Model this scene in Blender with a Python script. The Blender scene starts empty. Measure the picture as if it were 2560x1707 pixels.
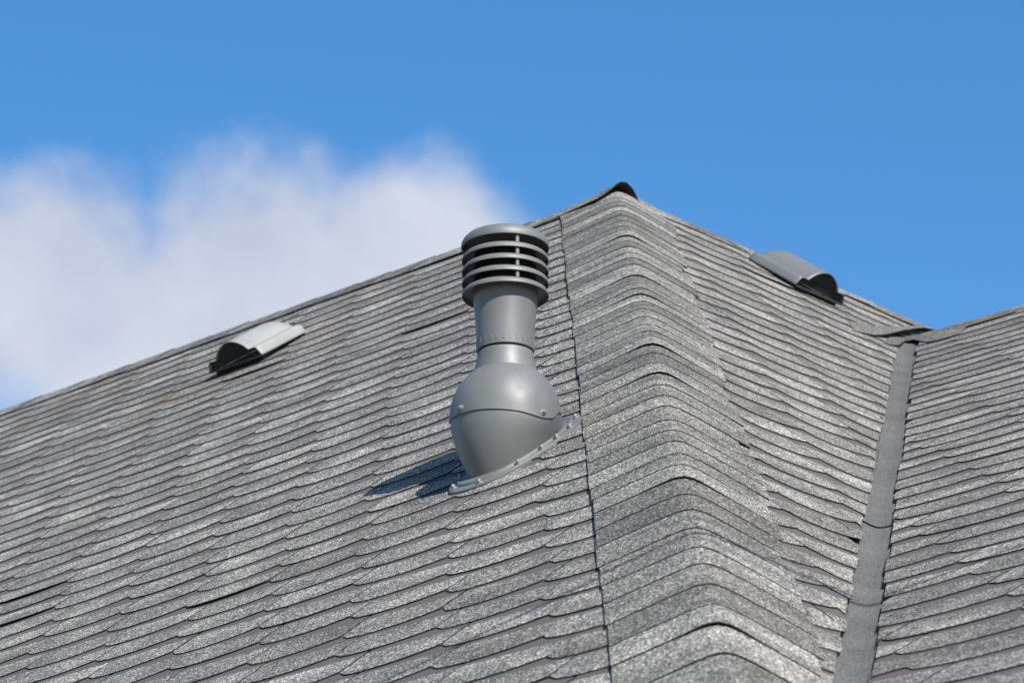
import bpy, bmesh, math, random
import numpy as np
from mathutils import Vector, Matrix
R = math.radians
rng = random.Random(7)
sc = bpy.context.scene
col = sc.collection

# ------------------------------------------------------------------ camera, sky, sun, exposure
EYE = Vector((0, 0, 1.6))
CR = Vector((0.999995, 0.00117, -0.003054)); CU = Vector((0.00327, -0.357795, 0.933795)); CF = Vector((0, 0.9338, 0.357797))
FPX = 10167.6
cam = bpy.data.cameras.new('camera'); camo = bpy.data.objects.new('camera', cam); col.objects.link(camo)
m = Matrix((CR, CU, -CF)).transposed().to_4x4(); m.translation = EYE
camo.matrix_world = m
cam.sensor_width = 36; cam.lens = FPX / 2560 * 36
cam.clip_start = .1; cam.clip_end = 5000
cam.dof.use_dof = True; cam.dof.focus_distance = 11.6; cam.dof.aperture_fstop = 9
sc.camera = camo

SUN_EL, SUN_AZ = R(40.0), R(153.5)
SUN = Vector((math.sin(SUN_AZ) * math.cos(SUN_EL), math.cos(SUN_AZ) * math.cos(SUN_EL), math.sin(SUN_EL)))
W = bpy.data.worlds.new('World'); sc.world = W; W.use_nodes = True
nt = W.node_tree; nt.nodes.clear(); N = nt.nodes.new; L = nt.links.new
def mth(op, a, b=None, c=None, tree=None, clamp=False):
    t = tree or nt
    n = t.nodes.new('ShaderNodeMath'); n.operation = op; n.use_clamp = clamp
    for i, v in enumerate((a, b, c)):
        if v is None: continue
        if isinstance(v, (int, float)): n.inputs[i].default_value = v
        else: t.links.new(v, n.inputs[i])
    return n.outputs[0]
def ramp(t, fac, stops):
    r = t.nodes.new('ShaderNodeValToRGB'); e = r.color_ramp.elements
    while len(e) > 1: e.remove(e[-1])
    e[0].position, e[0].color = stops[0][0], stops[0][1]
    for p, c in stops[1:]:
        x = e.new(p); x.color = c
    t.links.new(fac, r.inputs[0]); return r.outputs[0]
sky = N('ShaderNodeTexSky'); sky.sky_type = 'NISHITA'; sky.sun_disc = False
sky.sun_elevation = SUN_EL; sky.sun_rotation = SUN_AZ; sky.air_density = 1.0; sky.dust_density = .3; sky.ozone_density = 2.2; sky.altitude = 100
hs = N('ShaderNodeHueSaturation'); hs.inputs['Saturation'].default_value = 1.32; hs.inputs['Value'].default_value = 1.0; L(sky.outputs[0], hs.inputs['Color'])
tc = N('ShaderNodeTexCoord'); sep = N('ShaderNodeSeparateXYZ'); L(tc.outputs['Generated'], sep.inputs[0])
dx, dy, dz = sep.outputs
azm = mth('ARCTAN2', dx, dy); elv = mth('ARCSINE', dz)
# warp the direction so that cloud rims billow
nz = N('ShaderNodeTexNoise'); nz.inputs['Scale'].default_value = 22; nz.inputs['Detail'].default_value = 4; nz.inputs['Roughness'].default_value = .5
L(tc.outputs['Generated'], nz.inputs['Vector'])
nz2 = N('ShaderNodeTexNoise'); nz2.inputs['Scale'].default_value = 95; nz2.inputs['Detail'].default_value = 4
L(tc.outputs['Generated'], nz2.inputs['Vector'])
puff = mth('ADD', mth('MULTIPLY', mth('SUBTRACT', nz.outputs['Fac'], .5), 1.1), mth('MULTIPLY', mth('SUBTRACT', nz2.outputs['Fac'], .5), .3))
def blob(az, el, ra, re):
    a = mth('DIVIDE', mth('SUBTRACT', azm, R(az)), R(ra)); e = mth('DIVIDE', mth('SUBTRACT', elv, R(el)), R(re))
    return mth('SUBTRACT', 1.0, mth('SQRT', mth('ADD', mth('MULTIPLY', a, a), mth('MULTIPLY', e, e))))
BL = []
def pxb(x, y, rx, ry): return ((x - 1280) * .00603, 20.96 + (853.5 - y) * .00563, rx * .00603, ry * .00563)
for b in [pxb(130, 700, 420, 310), pxb(640, 690, 430, 350), pxb(960, 680, 380, 300), pxb(450, 820, 800, 300), (-16, 17, 7, 4), (22, 9, 9, 3.5), (38, 20, 9, 5), (-48, 24, 12, 6), (80, 15, 16, 6), (150, 28, 18, 8), (-110, 18, 20, 7), (-160, 12, 14, 5)]:
    BL.append(blob(*b))
f = BL[0]
for b in BL[1:]: f = mth('MAXIMUM', f, b)
mask = mth('ADD', f, puff)
mr = N('ShaderNodeMapRange'); mr.interpolation_type = 'SMOOTHSTEP'; L(mask, mr.inputs[0])
mr.inputs[1].default_value = -.16; mr.inputs[2].default_value = .52
cl = N('ShaderNodeMix'); cl.data_type = 'RGBA'; L(mth('MULTIPLY', mr.outputs[0], .94), cl.inputs[0]); L(hs.outputs[0], cl.inputs[6]); L(ramp(nt, nz.outputs['Fac'], [(.35, (3.2, 3.45, 4.15, 1)), (.6, (3.9, 4.1, 4.65, 1))]), cl.inputs[7])
bg = N('ShaderNodeBackground'); bg.inputs[1].default_value = .120; L(cl.outputs[2], bg.inputs[0])
wo = N('ShaderNodeOutputWorld'); L(bg.outputs[0], wo.inputs[0])

sl = bpy.data.lights.new('sun', 'SUN'); sl.energy = 5.0; sl.angle = R(.53); sl.color = (1, .955, .88)
so = bpy.data.objects.new('sun', sl); col.objects.link(so); so.rotation_euler = (-SUN).to_track_quat('-Z', 'Y').to_euler(); so.location = SUN * 60
sc.view_settings.view_transform = 'Standard'; sc.view_settings.look = 'None'; sc.view_settings.exposure = .56; sc.view_settings.gamma = 1
sc.cycles.max_bounces = 6

# ------------------------------------------------------------------ roof frames (metres; origin of each face on its ridge)
APEX = Vector((0.41732, 14.872202, 6.330929)) + EYE
U1 = Vector((0.737478, -0.675371, 0)); V1 = Vector((0.534898, 0.584087, 0.610514))
U2 = Vector((0.676908, 0.736067, 0)); V2 = Vector((-0.564101, 0.518763, 0.642398))
U1.normalize(); V1.normalize(); U2.normalize(); V2.normalize()
N1 = U1.cross(V1).normalized(); N1 *= 1 if N1.z > 0 else -1
N2 = U2.cross(V2).normalized(); N2 *= 1 if N2.z > 0 else -1
HIP = N1.cross(N2).normalized(); HIP *= -1 if HIP.z > 0 else 1
K = APEX + U2 * 1.27991 + V2 * -.59915           # where the side wing's ridge meets face two
Q = APEX + U2 * -4.67301 + V2 * -6.13629         # a point far down the valley
A3 = R(130); U3 = Vector((math.sin(A3), math.cos(A3), 0))
N3 = U3.cross(Q - K).normalized(); N3 *= 1 if N3.z > 0 else -1
V3 = N3.cross(U3).normalized(); V3 *= 1 if V3.z > 0 else -1
VAL = (Q - K).normalized()
F1 = (APEX, U1, V1, N1); F2 = (APEX, U2, V2, N2); F3 = (K, U3, V3, N3)
def P(F, u, v, z=0): return F[0] + F[1] * u + F[2] * v + F[3] * z
def project(X):
    d = X - EYE; z = d.dot(CF); return 1280 + FPX * d.dot(CR) / z, 853.5 - FPX * d.dot(CU) / z, z
def hit(px, py, F):
    ray = CR * ((px - 1280) / FPX) - CU * ((py - 853.5) / FPX) + CF
    return EYE + ray * ((F[0] - EYE).dot(F[3]) / ray.dot(F[3]))
hip1 = (HIP.dot(U1), HIP.dot(V1)); hip2 = (HIP.dot(U2), HIP.dot(V2))
val2 = (VAL.dot(U2), VAL.dot(V2)); val3 = (VAL.dot(U3), VAL.dot(V3))
uK, vK = 1.27991, -.59915

# ------------------------------------------------------------------ materials
def newmat(name):
    m = bpy.data.materials.new(name); m.use_nodes = True; t = m.node_tree
    return m, t, t.nodes['Principled BSDF']
def g(v, b=0, r=0): return (v * (1 + r), v, v * (1 + b), 1)
def tex(t, kind, scale, vec, detail=2, rough=.5, dim='3D', w=None):
    n = t.nodes.new('ShaderNodeTexNoise' if kind == 'n' else 'ShaderNodeTexVoronoi')
    if kind == 'n':
        n.inputs['Detail'].default_value = detail; n.inputs['Roughness'].default_value = rough; n.noise_dimensions = dim
    n.inputs['Scale'].default_value = scale
    if vec is not None: t.links.new(vec, n.inputs['Vector'])
    if w is not None: t.links.new(w, n.inputs['W'])
    return n
def mixc(t, f, a, b, mode='MIX'):
    n = t.nodes.new('ShaderNodeMix'); n.data_type = 'RGBA'; n.blend_type = mode
    if isinstance(f, (int, float)): n.inputs[0].default_value = f
    else: t.links.new(f, n.inputs[0])
    for i, c in ((6, a), (7, b)):
        if isinstance(c, tuple): n.inputs[i].default_value = c
        else: t.links.new(c, n.inputs[i])
    return n.outputs[2]

STAINS = []   # filled once the hoods are placed: (centre, radius)
def shingle_material(name, felt=False, flat_start=None, taupe_amount=1):
    m, t, b = newmat(name)
    geo = t.nodes.new('ShaderNodeNewGeometry'); pos = geo.outputs['Position']
    att = t.nodes.new('ShaderNodeAttribute'); att.attribute_name = 'tone'
    uvn = t.nodes.new('ShaderNodeUVMap'); uvn.uv_map = 'UVMap'
    sp = t.nodes.new('ShaderNodeSeparateXYZ'); t.links.new(uvn.outputs[0], sp.inputs[0])
    M = lambda *a, **k: mth(*a, tree=t, **k)
    tone = att.outputs['Fac']
    gr = tex(t, 'n', 210, pos, 3, .62).outputs['Fac']
    vor = tex(t, 'v', 290, pos); 
    sepc = t.nodes.new('ShaderNodeSeparateColor'); t.links.new(vor.outputs['Color'], sepc.inputs[0])
    big = tex(t, 'n', 3.2, None, 3, .5, '4D', M('MULTIPLY', tone, 37.0)); big.inputs['Detail'].default_value = 1.5
    mp = t.nodes.new('ShaderNodeMapping'); mp.inputs['Scale'].default_value = (1, 2.2, 1); t.links.new(uvn.outputs[0], mp.inputs[0]); t.links.new(mp.outputs[0], big.inputs['Vector'])
    if felt:
        base = ramp(t, gr, [(.32, g(.035, .0)), (.5, g(.095, -.02)), (.66, g(.22, -.03))])
        base = mixc(t, .35, base, ramp(t, tex(t, 'n', 5, pos, 4).outputs['Fac'], [(.35, g(.055, .02)), (.7, g(.125, -.03))]))
    else:
        cell = M('ADD', M('MULTIPLY', sepc.outputs[0], .62), M('MULTIPLY', gr, .38))
        base = ramp(t, cell, [(.16, (.024, .023, .022, 1)), (.36, (.070, .068, .064, 1)), (.52, (.122, .118, .111, 1)), (.66, (.205, .20, .189, 1)), (.76, (.41, .40, .38, 1)), (.84, (.74, .73, .70, 1))])
        # blend of light and slate-grey granules printed in soft patches
        patch = ramp(t, big.outputs['Fac'], [(.36, (.755, .75, .745, 1)), (.45, (.92, .91, .89, 1)), (.54, (1.05, 1.035, 1.0, 1)), (.66, (1.40, 1.375, 1.31, 1))])
        base = mixc(t, 1.0, base, patch, 'MULTIPLY')
        tm = t.nodes.new('ShaderNodeMapRange'); t.links.new(M('FRACT', tone), tm.inputs[0]); tm.inputs[2].default_value = 1; tm.inputs[3].default_value = (.86 if flat_start is not None else .66); tm.inputs[4].default_value = (1.22 if flat_start is not None else 1.16)
        cm = t.nodes.new('ShaderNodeCombineColor'); [t.links.new(tm.outputs[0], cm.inputs[i]) for i in range(3)]
        base = mixc(t, 1.0, base, cm.outputs[0], 'MULTIPLY')
        # bare smooth taupe band along the top of each exposed shingle
        if flat_start is not None:
            jag = tex(t, 'n', 120, pos, 2).outputs['Fac']
            vv = M('ADD', sp.outputs[1], M('MULTIPLY', M('SUBTRACT', jag, .5), .016))
            fl = t.nodes.new('ShaderNodeMapRange'); t.links.new(vv, fl.inputs[0]); fl.inputs[1].default_value = flat_start; fl.inputs[2].default_value = flat_start + .003
            base = mixc(t, fl.outputs[0], base, (.098, .086, .085, 1))
    # damp, rusty runs by the metal hoods
    for c, rad in STAINS:
        v = t.nodes.new('ShaderNodeVectorMath'); v.operation = 'DISTANCE'; t.links.new(pos, v.inputs[0]); v.inputs[1].default_value = c
        s = t.nodes.new('ShaderNodeMapRange'); t.links.new(v.outputs['Value'], s.inputs[0]); s.inputs[1].default_value = rad; s.inputs[2].default_value = 0; s.inputs[3].default_value = 0; s.inputs[4].default_value = 1
        f = M('MULTIPLY', s.outputs[0], M('MULTIPLY', tex(t, 'n', 14, pos, 3).outputs['Fac'], 1.0), clamp=True)
        base = mixc(t, f, base, (.115, .07, .035, 1))
    t.links.new(base, b.inputs['Base Color'])
    b.inputs['Roughness'].default_value = 1; b.inputs['Specular IOR Level'].default_value = .08
    bp = t.nodes.new('ShaderNodeBump'); bp.inputs['Strength'].default_value = .35 if felt else .6; bp.inputs['Distance'].default_value = .0012
    t.links.new(gr, bp.inputs['Height']); t.links.new(bp.outputs[0], b.inputs['Normal'])
    return m
def hood_uv(F, px, py): 
    d = hit(px, py, F) - F[0]; return d.dot(F[1]), d.dot(F[2])
HL = hood_uv(F1, 596, 925); HR = hood_uv(F2, 2040, 752)
sL = P(F1, HL[0] - .10, HL[1] - .03); sL2 = P(F1, HL[0] + .17, HL[1] + .28)
STAINS = [(tuple(P(F1, HL[0] - .22, HL[1] - .10)), .16), (tuple(P(F1, HL[0] - .34, HL[1] - .13)), .12), (tuple(P(F1, HL[0] + .2, HL[1] + .30)), .13), (tuple(P(F1, HL[0] + .05, HL[1] - .06)), .12)]
M_SH = shingle_material('granule_shingle', flat_start=.104)
STAINS = []
M_CAP = shingle_material('granule_cap')
M_FELT = shingle_material('valley_felt', felt=True)
m, t, b = newmat('bitumen_edge'); M_EDGE = m; b.inputs['Base Color'].default_value = (.022, .019, .017, 1); b.inputs['Roughness'].default_value = .9
def painted(name, colr, rough, dirt=.25, chalk=.0, spec=.5):
    m, t, b = newmat(name)
    tcn = t.nodes.new('ShaderNodeTexCoord')
    a = tex(t, 'n', 9, tcn.outputs['Object'], 5, .6).outputs['Fac']
    c = mixc(t, 1.0, colr, ramp(t, a, [(.3, g(1 - dirt)), (.55, g(1)), (.75, g(1 + chalk))]), 'MULTIPLY')
    b.inputs['Specular IOR Level'].default_value = spec
    fine = tex(t, 'n', 700, tcn.outputs['Object'], 2).outputs['Fac']
    t.links.new(c, b.inputs['Base Color'])
    rr = ramp(t, tex(t, 'n', 16, tcn.outputs['Object'], 4).outputs['Fac'], [(.3, g(rough - .05)), (.7, g(rough + .08))]); t.links.new(rr, b.inputs['Roughness'])
    bp = t.nodes.new('ShaderNodeBump'); bp.inputs['Strength'].default_value = .12; bp.inputs['Distance'].default_value = .0004; t.links.new(fine, bp.inputs['Height']); t.links.new(bp.outputs[0], b.inputs['Normal'])
    return m
M_PIPE = painted('grey_vent_plastic', (.127, .130, .127, 1), .52, .16, .10, spec=.7)
M_HOODL = painted('pale_weathered_plastic', (.25, .257, .243, 1), .5, .16, .10)
M_HOODR = painted('grey_hood_plastic', (.12, .127, .13, 1), .5, .08, .05)
M_DARK = painted('black_plastic_and_shade', (.012, .012, .013, 1), .6)  # black plastic, also the painted shade inside the vent cap
M_GRILLE = painted('dark_mesh_plastic', (.05, .054, .056, 1), .55)
m, t, b = newmat('zinc_bolt'); M_BOLT = m; b.inputs['Base Color'].default_value = (.33, .34, .34, 1); b.inputs['Metallic'].default_value = .7; b.inputs['Roughness'].default_value = .45
m, t, b = newmat('rendered_wall'); M_WALL = m; tcn = t.nodes.new('ShaderNodeTexCoord')
t.links.new(ramp(t, tex(t, 'n', 30, tcn.outputs['Object'], 5).outputs['Fac'], [(.3, (.42, .38, .31, 1)), (.7, (.5, .46, .38, 1))]), b.inputs['Base Color']); b.inputs['Roughness'].default_value = .9
m, t, b = newmat('lawn'); M_GROUND = m; tcn = t.nodes.new('ShaderNodeTexCoord')
t.links.new(ramp(t, tex(t, 'n', .8, tcn.outputs['Object'], 8, .6).outputs['Fac'], [(.35, (.045, .06, .02, 1)), (.65, (.10, .11, .045, 1))]), b.inputs['Base Color']); b.inputs['Roughness'].default_value = .95

# ------------------------------------------------------------------ object helpers
def link(name, verts, faces, mats, fm=None, parent=None, smooth=False, uv=None, tone=None, centre=True, kind=None):
    verts = [Vector(v) for v in verts]
    c = Vector((0, 0, 0))
    if centre and verts:
        c = sum(verts, Vector()) / len(verts); verts = [v - c for v in verts]
    me = bpy.data.meshes.new(name); me.from_pydata(verts, [], faces)
    for mm in (mats if isinstance(mats, (list, tuple)) else [mats]): me.materials.append(mm)
    if fm is not None: me.polygons.foreach_set('material_index', fm)
    if smooth: me.polygons.foreach_set('use_smooth', [True] * len(faces))
    if uv is not None:
        ul = me.uv_layers.new(name='UVMap'); vi = np.empty(len(me.loops), dtype=np.int32); me.loops.foreach_get('vertex_index', vi)
        ul.data.foreach_set('uv', np.asarray(uv, dtype=np.float32)[vi].ravel())
    if tone is not None:
        at = me.attributes.new('tone', 'FLOAT', 'POINT'); at.data.foreach_set('value', np.asarray(tone if hasattr(tone, '__len__') else [tone] * len(verts), dtype=np.float32))
    me.update()
    o = bpy.data.objects.new(name, me); col.objects.link(o)
    o.location = c
    if parent:
        o.parent = parent; 
        if parent.type == 'EMPTY' and not parent.get('local'): o.location = c - parent.location
        elif parent.type == 'MESH': o.location = c - Vector(parent['c0']) if 'c0' in parent else c
    if kind: o['kind'] = kind
    return o
def thing(name, loc, label, cat, rot=None, group=None, local=False):
    o = bpy.data.objects.new(name, None); col.objects.link(o); o.location = loc; o.empty_display_size = .1
    if rot is not None: o.rotation_euler = rot
    o['label'] = label; o['category'] = cat
    if group: o['group'] = group
    if local: o['local'] = 1
    return o
def slab(rows, thick, nrm):
    """rows: grid [i][j] of points on the top surface; returns a closed sheet of the given thickness. faces 0.. top, then underside, then edges"""
    ni, nj = len(rows), len(rows[0]); top = [p for r in rows for p in r]; bot = [p - nrm * thick for p in top] if isinstance(nrm, Vector) else [p - n * thick for p, n in zip(top, nrm)]
    v = top + bot; o = ni * nj; f = []; fm = []
    for i in range(ni - 1):
        for j in range(nj - 1):
            a = i * nj + j; f.append((a, a + 1, a + nj + 1, a + nj)); fm.append(0)
            f.append((o + a, o + a + nj, o + a + nj + 1, o + a + 1)); fm.append(1)
    for j in range(nj - 1):
        f.append((j, o + j, o + j + 1, j + 1)); fm.append(1); a = (ni - 1) * nj + j; f.append((a, a + 1, o + a + 1, o + a)); fm.append(1)
    for i in range(ni - 1):
        a = i * nj; f.append((a, a + nj, o + a + nj, o + a)); fm.append(1); a = i * nj + nj - 1; f.append((a, o + a, o + a + nj, a + nj)); fm.append(1)
    return v, f, fm

# ------------------------------------------------------------------ ground and the house
GS = 1500
ground = link('ground', [(-GS, -GS, 0), (GS, -GS, 0), (GS, GS, 0), (-GS, GS, 0)], [(0, 1, 2, 3)], M_GROUND); ground['kind'] = 'structure'
ZE = EYE.z + 1.25                                   # eave height
house = thing('house', Vector((APEX.x, APEX.y, 0)), 'house with a hipped grey shingle roof under the tall pipe vent, valley at its right', 'house')
vE1 = (ZE - APEX.z) / V1.z; vE2 = (ZE - APEX.z) / V2.z; vE3 = (ZE - K.z) / V3.z
sE = (ZE - APEX.z) / HIP.z; sV = (ZE - K.z) / VAL.z
UL1 = -6.2                                          # left gable end of face one
def deck(pts, F, off, name='roof_deck'):
    top = [p + F[3] * -off for p in pts]; bot = [p - F[3] * .03 for p in top]; n = len(pts)
    f = [tuple(range(n)), tuple(range(2 * n - 1, n - 1, -1))] + [(i, i + n, (i + 1) % n + n, (i + 1) % n) for i in range(n)]
    return link(name, top + bot, f, M_FELT, parent=house, uv=[(0, 0)] * 2 * n, tone=.5)
HE = APEX + HIP * sE
deck([P(F1, UL1, 0), APEX, HE, P(F1, UL1, vE1)], F1, .016)
VE = K + VAL * sV
ue2 = 1.7265 + 1.6
R2E = APEX + U2 * ue2
deck([APEX, R2E, K + (R2E - APEX - U2 * uK).dot(U2) * U2 + V2 * 0, K, VE, HE], F2, .016)
W3 = 7.0
deck([K, K + U3 * W3, P(F3, W3, vE3), VE], F3, .016)
# rear slopes, never seen from the street side, close the roof
def mirror_v(V, NH): return Vector((-V.x, -V.y, V.z))
B1 = mirror_v(V1, None); B2 = mirror_v(V2, None); B3 = mirror_v(V3, None)
nb = -U1.cross(B1).normalized()
link('rear_slope', [P(F1, UL1, 0), APEX, APEX - B1 * 4 + U1 * -3, P(F1, UL1, 0) - B1 * 4], [(0, 1, 2, 3)], M_FELT, parent=house, uv=[(0, 0)] * 4, tone=.5)
link('rear_slope', [APEX, R2E, R2E - B2 * 4, APEX - B2 * 4 + U2 * 3], [(0, 1, 2, 3)], M_FELT, parent=house, uv=[(0, 0)] * 4, tone=.5)
link('rear_slope', [K, K + U3 * W3, K + U3 * W3 - B3 * 4, K - B3 * 4 + U3 * -.5], [(0, 1, 2, 3)], M_FELT, parent=house, uv=[(0, 0)] * 4, tone=.5)
# walls set in from the eaves
def wall(a, b, inset=.45):
    d = (b - a); d.z = 0; d.normalize(); n = Vector((d.y, -d.x, 0))
    if n.dot(EYE - a) < 0: n = -n
    a2 = a - n * inset; b2 = b - n * inset; th = n * .25; top = ZE + .05
    v = [Vector((p.x, p.y, z)) for z in (-.05, top) for p in (a2, b2, b2 - th, a2 - th)]
    link('wall', v, [(0, 1, 5, 4), (1, 2, 6, 5), (2, 3, 7, 6), (3, 0, 4, 7), (4, 5, 6, 7), (3, 2, 1, 0)], M_WALL, parent=house)
wall(P(F1, UL1, vE1), HE); wall(HE, VE); wall(VE, P(F3, W3, vE3))

# ------------------------------------------------------------------ the wavy-edged shingles
TH = .0030
def wave(s, amp, ph=0): 
    s = min(max(s, 0), 1); return -amp * ((1 - abs(2 * s - 1) ** 2.4) * (1 - .25 * (s - .4)) + (.30 - .48 * s) * (1 if s > .05 else .2))
SAG = [(rng.uniform(0, 6), rng.uniform(.5, 1.4), rng.uniform(.002, .006)) for _ in range(6)]
def undulate(u, v):   # slow unevenness of a hand-laid roof
    return .5 * (.004 * math.sin(1.7 * u + .9 * v + 1) + .003 * math.sin(3.1 * u - 1.3 * v) + .002 * math.sin(5.3 * v + 2.1 * u))
cands = []
def lay(F, fi, u0, v0, e, w, k, umin, umax, vbot, vtop, amp):
    """u0,v0: a joint of the lattice. umin/umax(v): limits of the face. Rows are numbered downwards"""
    i0 = -int(math.floor((v0 - vtop) / e)); i1 = int((v0 - vbot) / e) + 1
    for i in range(-i0, i1 + 1):
        v = v0 - e * i
        rowsh = u0 + w * k * i + rng.uniform(-.018, .018); rowv = v + rng.uniform(-.005, .005)
        if v > vtop: continue
        lo, hi = umin(v), umax(v)
        c0 = int(math.floor((lo - rowsh) / w)) - 1; c1 = int(math.ceil((hi - rowsh) / w)) + 1
        rowtone = rng.random()
        for c in range(c0, c1):
            ul = rowsh + c * w + rng.uniform(-.005, .005); ur = rowsh + (c + 1) * w - .0075 + rng.uniform(-.003, .003)
            a = amp * rng.uniform(.8, 1.15); dv = rng.uniform(-.004, .004); skew = rng.uniform(-.006, .006)
            lift = abs(rng.gauss(0, .0004)) + (rng.uniform(.002, .0045) if rng.random() < (.012 if fi < 2 else .006) else 0)
            ll, lr = rng.uniform(0, .0008), rng.uniform(0, .0008)
            NS = 9; grid = []; uvs = []; sk = True
            jl, jh = rng.uniform(-.012, .004), rng.uniform(-.004, .012)
            for jj, vr in enumerate((0, .035, .5, 1.0, 1.38)):
                row = []
                for q in range(NS + 1):
                    s = q / NS; uu = ul + (ur - ul) * s
                    wv = wave(s, a) * (1 - min(1, vr / .9)) if vr < .9 else 0
                    if q in (0,) and vr < .03: wv += .004; uu += .004
                    vv = rowv + dv + skew * (s - .5) + vr * e + wv
                    vv = min(vv, -.015 if fi < 2 else -.02)
                    lo_, hi_ = umin(vv) + jl, umax(vv) + jh
                    uc = min(max(uu, lo_), hi_)
                    fall = max(0.0, 1 - vr / .8)
                    z = (TH + .0006) * (1 - vr) + TH + undulate(uc, vv) + fall * (lift * (.6 + .8 * math.sin(math.pi * s)) + ll * (1 - s) + lr * s) - .006 * max(0, vr - 1)
                    row.append((uc, vv, z))
                grid.append(row)
            wid = max(r[-1][0] - r[0][0] for r in grid[:3])
            if wid < .003: continue
            # drop columns squeezed by the limits
            pts = [[P(F, *p) for p in r] for r in grid]
            uvs = [(p[0] - ul + c * .31, (p[1] - rowv) / e * .16) for r in grid for p in r]
            cx, cy, cz = project(pts[1][NS // 2])
            sx = [project(pts[a_][b_]) for a_ in (0, 3) for b_ in (0, NS)]
            inside = -60 < cx < 2620 and cy < 1760
            area = abs((sx[1][0] - sx[0][0]) * (sx[2][1] - sx[0][1]) - (sx[1][1] - sx[0][1]) * (sx[2][0] - sx[0][0]))
            tone = (.55 * rng.random() + .45 * rowtone)
            cands.append((area if inside else 0, fi, pts, uvs + uvs, tone + 3 * rng.randrange(9), F[3]))
seam = lambda u: u
# distance kept from the hip line so that the caps cover the ends
def hipu1(v): return hip1[0] / hip1[1] * v - .11
def hipu2(v): return hip2[0] / hip2[1] * v + .11
VW = .048
def valu2(v):
    if v > vK: return 9.0 if v > vK + .0 else 0
    return uK + val2[0] / val2[1] * (v - vK) - VW / abs(val2[1]) 
def valu3(v): return val3[0] / val3[1] * v + VW / abs(val3[1])
lay(F1, 0, 2.80714, -4.50263, .1613, .333, .348, lambda v: UL1 + .02, hipu1, vE1, -.03, .034)
# face two: below the wing's ridge it stops at the valley
lay(F2, 1, -3.269, -4.387, .1700, .333, -.38, hipu2, lambda v: min(valu2(v), ue2) if v < vK else ue2, vE2, -.03, .034)
lay(F3, 2, 2.823, -4.947, .1960, .36, .42, valu3, lambda v: W3 - .02, vE3, -.03, .040)
cands.sort(key=lambda c: -c[0])
keep = cands[:300]; rest = cands[300:]
for area, fi, pts, uvs, tone, nrm in keep:
    v, f, fm = slab(pts, TH, nrm)
    link('shingle', v, f, [M_SH, M_EDGE], fm, house, uv=uvs, tone=tone)
AV, AF, AM, AU, AT = [], [], [], [], []
for area, f_, pts, uvs, tone, nrm in rest:
    v, f, fm = slab(pts, TH, nrm); o = len(AV); AV += v; AF += [tuple(i + o for i in q) for q in f]; AM += fm; AU += uvs; AT += [tone] * len(v)
link('shingle_rows', AV, AF, [M_SH, M_EDGE], AM, house, uv=AU, tone=AT, kind='stuff')

# ------------------------------------------------------------------ folded caps along hip and ridges
def cap(name, O, D, dl, dr, wl, wr, s0, s1, z0, z1, a, crest=0, lat=0, nseg=14, nup=None, bow=0, tone=None, ns=3, parent=house, endlift=0, droop=0):
    """folded shingle: s0 = exposed butt edge, s1 = covered end; dl/dr fall directions to either side"""
    nb = (nup or -(dl + dr)).normalized(); rows = []; nrms = []; uvs = []
    nl = dl.cross(D); nl *= 1 if nl.dot(nb) > 0 else -1; nr = dr.cross(D); nr *= 1 if nr.dot(nb) > 0 else -1
    nl.normalize(); nr.normalize()
    xs = [-wl, -wl * .75, -wl * .5, -wl * .3, -.055, -.036, -.02, 0, .02, .036, .055, wr * .3, wr * .5, wr * .75, wr]
    xs = sorted(xs)
    for i in range(ns + 1):
        t = i / ns; row = []
        for x in xs:
            lx = (math.sqrt(x * x + a * a) - x) / 2; rx = (math.sqrt(x * x + a * a) + x) / 2
            c = math.exp(-(x / .07) ** 2)
            zz = (z0 + (z1 - z0) * t) * (1 - droop * (max(0, x) / wr) ** 2) + crest * c * (1 - t) ** 1.5 + (endlift * (1 - t) ** 2)
            hw = max(wl, wr); w_ = .5 + .5 * math.tanh(x / .03)
            nn = (nl * (1 - w_) + nr * w_).normalized()
            s = s0 + (s1 - s0) * t + bow * (x / hw) ** 2 * (1 - t) + lat * x / hw * (1 - t)
            row.append(O + D * s + dl * lx + dr * rx + nn * zz); nrms.append(nn); uvs.append((x, s - s0 + .02))
        rows.append(row)
    ni = rows; v, f, fm = slab(rows, TH, nrms)
    return link(name, v, f, [M_CAP, M_EDGE], fm, parent, smooth=False, uv=uvs + uvs, tone=rng.random() * 3 + 3 * rng.randrange(9) if tone is None else tone)
hl = (U1 - HIP * U1.dot(HIP)) * -1; hl = hl.normalized()           # on face one, away from the hip
hr = (U2 - HIP * U2.dot(HIP)).normalized()                          # on face two, away from the hip
s = .05; ncap = 0
while s < sE - .05:
    e = (.157 + .035 * min(max(s - 3.2, 0), 1.2) / 1.2 + .04 * min(max(s - 6.9, 0), .4) / .4) * rng.uniform(.80, 1.2)
    s_b = s + e
    lift = rng.random(); cr = (.0005 + abs(rng.gauss(0, .0005)) + (rng.uniform(.003, .006) if lift < .13 else 0))
    cap('hip_shingle', APEX, HIP, hl, hr, .238 + rng.uniform(-.004, .004) , .225 + rng.uniform(-.022, .022) + .02 * s / 8, s_b, s_b - .34, .0175, .0128, .022, crest=cr, lat=rng.uniform(-.012, .012), bow=rng.uniform(-.004, .008), droop=.38)
    s = s_b
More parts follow.
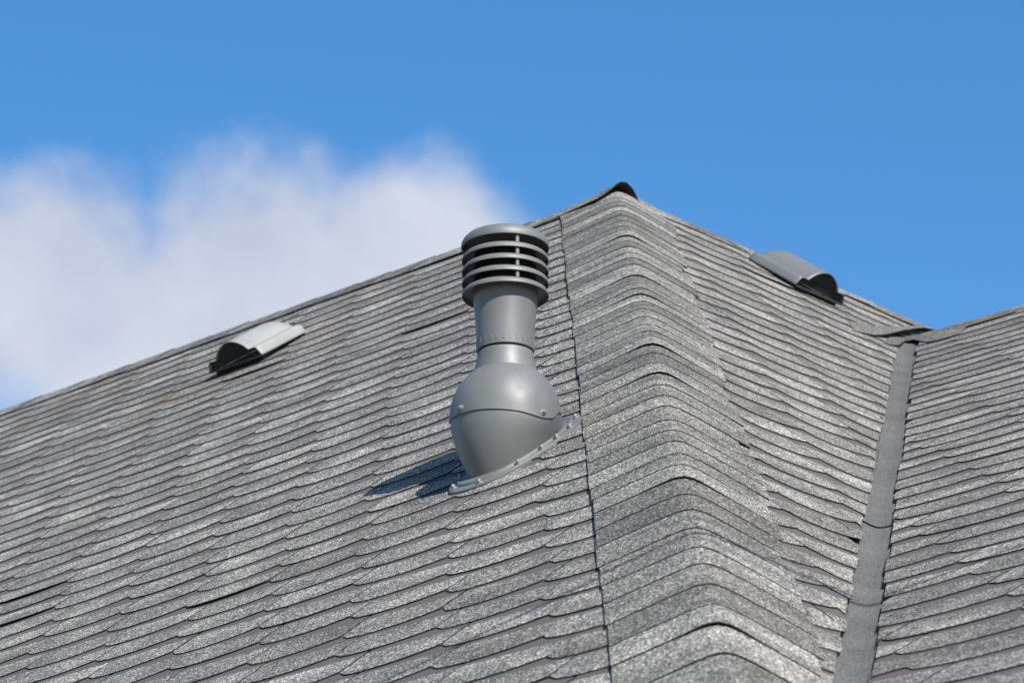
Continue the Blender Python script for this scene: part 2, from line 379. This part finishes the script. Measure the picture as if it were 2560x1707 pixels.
# ridge one, laid towards the apex
F1d = -V1; F1b = Vector((-V1.x, -V1.y, V1.z)) * -1
BK1 = Vector((V1.x, V1.y, -V1.z)).normalized(); BK2 = Vector((V2.x, V2.y, -V2.z)).normalized(); BK3 = Vector((V3.x, V3.y, -V3.z)).normalized()
s = UL1
while s < -.16:
    e = .26 * rng.uniform(.7, 1.5)
    s_b = min(s + e, -.02)
    cap('ridge_shingle', APEX, U1, -V1, BK1, .20 + rng.uniform(-.02, .02), .2, s_b, max(UL1, s_b - e - .14), .0142 + rng.uniform(0, .0008), .0115, .03, crest=rng.uniform(0, .0012), lat=rng.uniform(-.02, .02), endlift=rng.uniform(0, .0008))
    s = s_b
# ridge two
s = .05; lastfront = None
while s < ue2:
    e = .26 * rng.uniform(.7, 1.5)
    s_b = s + e
    cap('ridge_shingle', APEX, U2, -V2, BK2, .19 + rng.uniform(-.02, .02), .2, s_b, max(.02, s_b - e - .14), .0142 + rng.uniform(0, .0008), .0115, .03, crest=rng.uniform(0, .0012), lat=rng.uniform(-.02, .02), endlift=rng.uniform(0, .0008))
    s = s_b
# the last cap of ridge one stands open over the apex
o = cap('ridge_shingle', APEX, U1, -V1, Vector((BK1.x * .85, BK1.y * .85, -.74)).normalized(), .20, .15, .052, -.25, .025, .0145, .025, crest=.013, endlift=.008)
o['label'] = 'open raised end shingle at the peak, dark underneath'
# ridge three (the wing)
s = W3
while s > .22:
    e = .26 * rng.uniform(.7, 1.5)
    s_b = max(s - e, .06)
    cap('ridge_shingle', K, U3, -V3, BK3, .20 + rng.uniform(-.015, .015), .2, s_b, min(W3, s_b + e + .14), .0142 + rng.uniform(0, .0008), .0115, .03, crest=rng.uniform(0, .0012), lat=rng.uniform(-.02, .02), endlift=rng.uniform(0, .0008))
    s = s_b

# ------------------------------------------------------------------ valley lining
def lining(s0, s1, z, lab=None):
    x2 = (U2 - VAL * U2.dot(VAL)).normalized() * -1; x3 = (U3 - VAL * U3.dot(VAL)).normalized()
    rows = []; uvs = []; nr = []
    up = (N2 + N3).normalized()
    for i in range(13):
        t = i / 12; s = s0 + (s1 - s0) * t; row = []
        for x in (-.16, -.10, -.05, -.028, -.010, 0, .010, .028, .05, .10, .16):
            a = .03; lx = (math.sqrt(x * x + a * a) - x) / 2; rx = (math.sqrt(x * x + a * a) + x) / 2
            dz = z * (1 - t) + .0003 + .0018 * math.sin(s * 4.1 + x * 20)
            ss = s + (.018 * (1 - abs(x) / .05) if i == 0 and abs(x) < .05 else 0)
            row.append(K + VAL * ss + x2 * lx + x3 * rx + up * (dz - .012)); nr.append(up); uvs.append((x, s))
        rows.append(row)
    v, f, fm = slab(rows, .003, nr)
    return link('valley_lining', v, f, [M_FELT, M_EDGE], fm, house, uv=uvs + uvs, tone=.5, smooth=False)
SL = (hit(2185, 1312, F2) - K).dot(VAL)
lining(SL, .10, .006)
lining(sV, SL - .3, .006)
# saddle: soft shingle sheet bridging face two and the wing ridge, with a shaded gap above it
def sheet(name, ctrl, nrm, thick=TH, tone=.3):
    rows = [[Vector(p) for p in r] for r in ctrl]
    # refine with Catmull-like smoothing through bilinear subdivision
    def subdiv(line, n):
        out = []
        for i in range(len(line) - 1):
            p0 = line[max(i - 1, 0)]; p1 = line[i]; p2 = line[i + 1]; p3 = line[min(i + 2, len(line) - 1)]
            for k in range(n):
                t = k / n
                out.append(.5 * ((2 * p1) + (p2 - p0) * t + (2 * p0 - 5 * p1 + 4 * p2 - p3) * t * t + (-p0 + 3 * p1 - 3 * p2 + p3) * t ** 3))
        out.append(line[-1]); return out
    rows = [subdiv(r, 4) for r in rows]
    colz = list(zip(*rows)); colz = [subdiv(list(c), 3) for c in colz]; rows = [list(r) for r in zip(*colz)]
    v, f, fm = slab(rows, thick, nrm)
    nj = len(rows[0]); uvs = [(j * .02, i * .02) for i in range(len(rows)) for j in range(nj)]
    return link(name, v, f, [M_CAP, M_EDGE], fm, house, uv=uvs + uvs, tone=tone)
nu = (N2 + N3).normalized()
def f2(px, py, z=.02): return hit(px, py, F2) + N2 * z
def f3(px, py, z=.02): return hit(px, py, F3) + N3 * z
# lower lip: from face two across the valley head on to the wing
sheet('saddle_shingle', [[f2(2205, 862, .011), f2(2240, 870, .014), K + VAL * .17 + nu * .016, f3(2325, 862, .014), f3(2400, 842, .013)],
                         [f2(2225, 845, .009), f2(2258, 850, .012), K + VAL * .03 + nu * .017, f3(2345, 840, .016), f3(2420, 822, .013)]], nu)
# the course above it springs clear of the valley head
sheet('saddle_shingle', [[f2(2130, 832, .0115), f2(2190, 847, .018), f2(2250, 846, .040), f2(2300, 836, .034), f2(2345, 832, .010)],
                         [f2(2118, 808, .0118), f2(2180, 820, .012), f2(2240, 824, .014), f2(2295, 822, .013), f2(2350, 836, .006)]], nu, tone=.35)

# ------------------------------------------------------------------ tall pipe vent
A = hit(1266, 1167, F1) + N1 * .004
ROTZ = math.atan2(U1.y, U1.x)
SLP = math.asin(V1.z)
vent = thing('pipe_vent', A, 'tall grey plastic pipe vent with louvred cap and round bolted base on the shingles', 'roof vent', rot=(0, 0, ROTZ), local=True)
def revolve(prof, n=72, ang=None, close=False):
    v, f = [], []; m_ = len(prof)
    for i in range(n):
        a = 2 * math.pi * i / n
        for r, z in prof: v.append((r * math.cos(a), r * math.sin(a), z))
    for i in range(n):
        j = (i + 1) % n
        for k in range(m_ - 1 if not close else m_):
            k2 = (k + 1) % m_; f.append((i * m_ + k, j * m_ + k, j * m_ + k2, i * m_ + k2))
    return v, f
def vpart(name, v, f, mat, smooth=True, sharp=35, parent=vent):
    o = link(name, v, f, mat, parent=parent, smooth=smooth, centre=False)
    if smooth:
        me = o.data
        bm = bmesh.new(); bm.from_mesh(me); bmesh.ops.remove_doubles(bm, verts=bm.verts, dist=1e-6); bmesh.ops.recalc_face_normals(bm, faces=bm.faces)
        for e in bm.edges:
            if len(e.link_faces) == 2 and e.calc_face_angle(0) > R(sharp): e.smooth = False
        bm.to_mesh(me); bm.free()
    return o
def slope_pt(u, v, z):   # point on the tilted roof plane in the vent's own frame
    return Vector((u, v * math.cos(SLP) - z * math.sin(SLP), v * math.sin(SLP) + z * math.cos(SLP)))
TH0 = R(-47.5)
tab = [(-180, .155), (-120, .150), (-90, .127), (-70, .120), (-52, .119), (-30, .117), (-11, .1125), (13, .107), (30, .100), (41, .098), (52, .105), (73, .140), (95, .155), (180, .155)]
def seamz(a):
    psi = (math.degrees(a - TH0) + 180) % 360 - 180
    for (p0, z0), (p1, z1) in zip(tab, tab[1:]):
        if p0 <= psi <= p1:
            t = (psi - p0) / (p1 - p0); t = t * t * (3 - 2 * t) if abs(z1 - z0) > .01 else t; return z0 + (z1 - z0) * t
    return .155
NR = 96; CV = .062
def flange_r(a, ex=2.25, a_=.152, b_=.261):
    c, s = math.cos(a), math.sin(a); return 1 / ((abs(c / a_) ** ex + abs(s / b_) ** ex) ** (1 / ex))
prof = [(1.0, -.004), (1.0, .0115), (.99, .0135), (.93, .0140), (.872, .0145), (.862, .0195), (.845, .0215), (.83, .0195), (.60, .0195)]
v, f = [], []
for i in range(NR):
    a = 2 * math.pi * i / NR; r = flange_r(a)
    for k, z in prof: v.append(slope_pt(k * r * math.cos(a), CV + k * r * math.sin(a), z))
mp_ = len(prof)
for i in range(NR):
    j = (i + 1) % NR
    for k in range(mp_ - 1): f.append((i * mp_ + k, j * mp_ + k, j * mp_ + k + 1, i * mp_ + k + 1))
vpart('flange', v, f, M_PIPE)
RB = .1545
v, f = [], []; ML = 14
for i in range(NR):
    a = 2 * math.pi * i / NR
    base = slope_pt(.123 * math.cos(a), CV + .006 + .184 * math.sin(a), .019)
    aa = a
    zt = max(seamz(aa) + .006, base.z + .012)
    topp = Vector((RB * math.cos(aa), RB * math.sin(aa), zt))
    for k in range(ML + 1):
        t = k / ML; e_ = math.sin(t * math.pi / 2) ** .96
        p = Vector((base.x + (topp.x - base.x) * e_, base.y + (topp.y - base.y) * e_, base.z + (topp.z - base.z) * t))
        v.append(p)
for i in range(NR):
    j = (i + 1) % NR
    for k in range(ML): f.append((i * (ML + 1) + k, j * (ML + 1) + k, j * (ML + 1) + k + 1, i * (ML + 1) + k + 1))
vpart('base_housing', v, f, M_PIPE, sharp=60)
v, f = [], []
def domer(z): 
    q = max(0, (z - .122) / .1757); return .158 * (1 - q ** 2.2) ** (1 / 2.2) if q < 1 else 0
ztop = .2765
for i in range(NR):
    a = 2 * math.pi * i / NR; zs = seamz(a)
    ring = [(domer(max(zs, .122)) - .0035, zs + .012), (domer(max(zs, .122)) - .003, zs)]
    for k in range(15):
        t = k / 14; z = zs + (ztop - zs) * (1 - (1 - t) ** 1.5)
        ring.append((domer(z), z))
    ring.append((domer(ztop) - .008, ztop + .0005))
    mm = len(ring)
    for r, z in ring: v.append((r * math.cos(a), r * math.sin(a), z))
for i in range(NR):
    j = (i + 1) % NR
    for k in range(mm - 1): f.append((i * mm + k, j * mm + k, j * mm + k + 1, i * mm + k + 1))
vpart('dome_housing', v, f, M_PIPE, sharp=50)
vpart('sleeve', *revolve([(.066, .24), (.093, .255), (.089, .275), (.084, .295), (.0800, .318), (.0788, .329), (.0775, .3315), (.070, .3315)]), M_PIPE)
vpart('pipe', *revolve([(.070, .337), (.0795, .3362), (.0812, .338), (.0814, .342), (.0815, .350), (.0825, .39), (.0850, .43), (.0895, .48), (.0925, .512), (.0925, .531), (.080, .531)]), M_PIPE)
# small moulded ribs just above the lower rim of the pipe
v, f = [], []
for i in range(26):
    a = 2 * math.pi * (i + .3) / 26; da = .030
    o = len(v)
    for aa in (a - da, a + da):
        for r, z in ((.0805, .346), (.0826, .349), (.0828, .366), (.0812, .369)): v.append((r * math.cos(aa), r * math.sin(aa), z))
    f += [(o, o + 4, o + 5, o + 1), (o + 1, o + 5, o + 6, o + 2), (o + 2, o + 6, o + 7, o + 3), (o, o + 1, o + 2, o + 3), (o + 7, o + 6, o + 5, o + 4)]
vpart('rib_band', v, f, M_PIPE, smooth=False)
vpart('inner_tube', *revolve([(.060, .50), (.088, .503), (.088, .636), (.060, .645), (0, .645)], 48), M_DARK)  # core coloured near-black to stand in for interior shade between the rings
RZ = [.503, .5385, .574, .6095]
for i, z in enumerate(RZ):
    h = .0185
    pr = [(.1228, z), (.1232, z + .0025), (.1222, z + .008), (.1185, z + .0145), (.1120, z + h), (.098, z + h + .002), (.086, z + h + .002),
          (.086, z + h - .001), (.098, z + h - .001), (.1105, z + h - .004), (.1165, z + .0125), (.1198, z + .006), (.1205, z)]
    o = vpart('louvre_ring', *revolve(pr, 96, close=True), M_PIPE, sharp=40)
# lid
pr = [(r_, z_ - .0065) for r_, z_ in [(.1215, .6545), (.1245, .655), (.1253, .660), (.1243, .668), (.1200, .678), (.111, .6875), (.093, .6955), (.06, .7025), (.03, .7050), (.0005, .706), (.0005, .702), (.06, .698), (.10, .686), (.1165, .674), (.1208, .664)]]
vpart('lid', *revolve(pr, 96, close=True), M_PIPE, sharp=45)
for dpsi in (17.6, 137.6, -102.4):
    a = TH0 + R(dpsi)
    for k in range(4):
        z0 = RZ[k] + .0165; z1 = (RZ[k + 1] + .004) if k < 3 else .664
        v, f = [], []; c = Vector((.1115 * math.cos(a), .1115 * math.sin(a), 0))
        for z in (z0, z1):
            for q in range(12):
                b_ = 2 * math.pi * q / 12; v.append((c.x + .0062 * math.cos(b_), c.y + .0062 * math.sin(b_), z))
        f = [(q, (q + 1) % 12, 12 + (q + 1) % 12, 12 + q) for q in range(12)] + [tuple(range(11, -1, -1)), tuple(range(12, 24))]
        vpart('spacer_post', v, f, M_PIPE)
# bolts: washer, hex head, stud
def bolt(pos, nrm, sc_=1.0, parent=vent):
    q = nrm.to_track_quat('Z', 'Y'); v, f = [], []
    def ringp(r, z, n, ph=0): 
        o = len(v)
        for i in range(n): v.append(pos + q @ Vector((r * math.cos(2 * math.pi * i / n + ph), r * math.sin(2 * math.pi * i / n + ph), z)) * sc_)
        return o
    def stack(rs, n):
        os_ = [ringp(r, z, n) for r, z in rs]
        for a_, b_ in zip(os_, os_[1:]):
            for i in range(n): f.append((a_ + i, a_ + (i + 1) % n, b_ + (i + 1) % n, b_ + i))
        f.append(tuple(os_[-1] + i for i in range(n)))
    stack([(.0090, -.003), (.0090, .0015), (.0082, .0022)], 16)
    stack([(.0062, .002), (.0062, .0072), (.0052, .0082)], 6)
    stack([(.0028, .008), (.0028, .0115)], 8)
    return vpart('bolt', v, f, M_BOLT, sharp=25)
def slope_n(): return Vector((0, -math.sin(SLP), math.cos(SLP)))
for k in range(12):
    a = R(-90 + 9 + k * 30); r = flange_r(a) * .925
    bolt(slope_pt(r * math.cos(a), CV + r * math.sin(a), .0142), slope_n(), 1.15)
for psi in (-51, 41, 165, -140):
    a = TH0 + R(psi); zz = seamz(a) + .016; rr = domer(zz)
    bolt(Vector((rr * math.cos(a), rr * math.sin(a), zz)), Vector((math.cos(a), math.sin(a), .12)).normalized())

# ------------------------------------------------------------------ low hood vents
def hood(F, uv0, mat, label, name='hood_vent', twist=0, dust=False):
    O = P(F, uv0[0], uv0[1], .030)
    X, Y, Z = F[1], F[2], F[3]
    M3 = Matrix((X, Y, Z)).transposed()
    o = thing(name, O, label, 'roof vent', rot=(M3 @ Matrix.Rotation(R(twist), 3, 'Z') @ Matrix.Rotation(R(-3.2), 3, 'X')).to_euler(), local=True)
    def sect(t):   # outline of the hood shell at distance t (0 mouth .. 1 closed end)
        L_ = .325; y = L_ * t
        rnd = math.sqrt(max(0, 1 - max(0, (t - .66) / .36) ** 2.2))       # the hump rounds down to the closed end
        q_ = max(0, (t - .80) / .20); pl = math.sqrt(max(0, 1 - q_ ** 2.4)) # plan rounds in at the corners
        wk = (1 - .02 * t) * (.72 + .28 * pl); sk = .036 * (.5 + .5 * pl); H_ = .054 * rnd
        W2, W1, WH = .150 * wk, .133 * wk, .092 * wk; pts = []
        base = [(-W2, -.004), (-W2 + .002, .004), (-W2 + .008, sk * .5), (-W1 - .003, sk - .005), (-W1 + .002, sk - .001), (-W1 + .010, sk + .001), (-W1 + .022, sk + .0005)]
        hump = []
        for i in range(17):
            x = -WH + 2 * WH * i / 16; hump.append((x, sk + H_ * math.cos(math.pi * x / (2 * WH)) ** .72 if abs(x) < WH - 1e-6 else sk))
        right = [(-x, z) for x, z in reversed(base)]
        return [(x, y, z) for x, z in base + hump + right]
    n = 18; rows = [sect(i / n) for i in range(n + 1)]
    m_ = len(rows[0]); v = [p for r in rows for p in r]
    f = [(i * m_ + j, i * m_ + j + 1, (i + 1) * m_ + j + 1, (i + 1) * m_ + j) for i in range(n) for j in range(m_ - 1)]
    e0 = n * m_; b0 = len(v)
    for x, y, z in rows[-1]: v.append((x * .97, y + .006, -.006))
    f += [(e0 + j, e0 + j + 1, b0 + j + 1, b0 + j) for j in range(m_ - 1)]
    sh_ = link('hood_shell', v, f, mat, parent=o, smooth=True, centre=False)
    bm = bmesh.new(); bm.from_mesh(sh_.data); bmesh.ops.recalc_face_normals(bm, faces=bm.faces)
    up_ = sum((fc.normal.z for fc in bm.faces))
    if up_ < 0: bmesh.ops.reverse_faces(bm, faces=bm.faces)
    for e in bm.edges:
        if len(e.link_faces) == 2 and e.calc_face_angle(0) > R(42): e.smooth = False
    bm.to_mesh(sh_.data); bm.free()
    so_ = sh_.modifiers.new('thickness', 'SOLIDIFY'); so_.thickness = .003; so_.offset = -1
    # floor plate
    fl = [(-.132, .020, -.004), (.132, .020, -.004), (.10, .30, -.004), (-.10, .30, -.004), (-.132, .020, -.026), (.132, .020, -.026), (.10, .30, -.022), (-.10, .30, -.022)]
    link('base_plate', fl, [(0, 1, 2, 3), (7, 6, 5, 4), (0, 4, 5, 1), (1, 5, 6, 2), (2, 6, 7, 3), (3, 7, 4, 0)], M_DARK, parent=o, centre=False)
    # grille: crossing bars set just inside the mouth
    s0 = [(x, z) for x, y, z in sect(0)]
    def ceil_(x):
        best = -1
        for (x0, z0), (x1, z1) in zip(s0, s0[1:]):
            if min(x0, x1) - 1e-9 <= x <= max(x0, x1) + 1e-9 and abs(x1 - x0) > 1e-6: best = max(best, z0 + (z1 - z0) * (x - x0) / (x1 - x0))
        return best
    v, f = [], []; yg = .012
    def bar(x0, x1, z0, z1, y0=yg, th=.0016):
        b = len(v)
        for y in (y0, y0 + th):
            v.extend([(x0, y, z0), (x1, y, z0), (x1, y, z1), (x0, y, z1)])
        f.extend([(b, b + 1, b + 2, b + 3), (b + 7, b + 6, b + 5, b + 4), (b, b + 4, b + 5, b + 1), (b + 1, b + 5, b + 6, b + 2), (b + 2, b + 6, b + 7, b + 3), (b + 3, b + 7, b + 4, b)])
    x = -.130
    while x < .131:
        c_ = ceil_(x) - .004
        if c_ > .006: bar(x - .0011, x + .0011, -.004, c_)
        x += .0094
    z = .002
    while z < .085:
        xs_ = [q * .001 for q in range(-135, 136) if ceil_(q * .001) - .004 > z]
        if xs_: 
            lo_ = min(xs_); hi_ = max(xs_); bar(lo_, hi_, z - .0010, z + .0010, yg + .0018)
        z += .0094
    link('grille', v, f, M_GRILLE, parent=o, centre=False)
    link('mouth_sill', [(-.138, -.004, -.008), (.138, -.004, -.008), (.138, .02, -.008), (-.138, .02, -.008), (-.138, -.004, -.001), (.138, -.004, -.001), (.138, .02, -.001), (-.138, .02, -.001)],
         [(3, 2, 1, 0), (4, 5, 6, 7), (0, 1, 5, 4), (1, 2, 6, 5), (2, 3, 7, 6), (3, 0, 4, 7)], M_GRILLE, parent=o, centre=False)
    return o
hood(F1, HL, M_HOODL, 'pale chalky hood vent low on the left slope, its arched mesh mouth facing down', twist=0)
hood(F2, HR, M_HOODR, 'mid-grey hood vent on the right slope just below the ridge, against the sky', twist=0)

# ------------------------------------------------------------------ overhead cable whose thin shadow crosses the lower roof
c1 = hit(1075, 1655, F1); c2 = hit(1690, 1361, F1)
T_ = 3.6
a_ = c1 + SUN * T_; b_ = c2 + SUN * T_; d_ = (b_ - a_).normalized()
p0 = a_ - d_ * 14; p1 = a_ + d_ * 16
pts = []; NP = 60
v, f = [], []
sd = d_.cross(Vector((0, 0, 1))).normalized(); un = sd.cross(d_)
for i in range(NP + 1):
    t = i / NP; c = p0 + (p1 - p0) * t
    for q in range(8):
        an = 2 * math.pi * q / 8; v.append(c + (sd * math.cos(an) + un * math.sin(an)) * .010)
for i in range(NP):
    for q in range(8): f.append((i * 8 + q, i * 8 + (q + 1) % 8, (i + 1) * 8 + (q + 1) % 8, (i + 1) * 8 + q))
cb = link('overhead_cable', v, f, M_DARK, smooth=True); cb['label'] = 'thin black cable strung above the lower roof, its shadow on the shingles'; cb['category'] = 'cable'
for nm, X in (('cable a', a_), ('cable b', b_), ('mid', (a_ + b_) / 2)): print(nm, [round(x) for x in project(X)])
print('shingles', len(cands), 'objects', len(bpy.data.objects), 'tris', sum(len(o.data.polygons) * 2 for o in bpy.data.objects if o.type == 'MESH'))
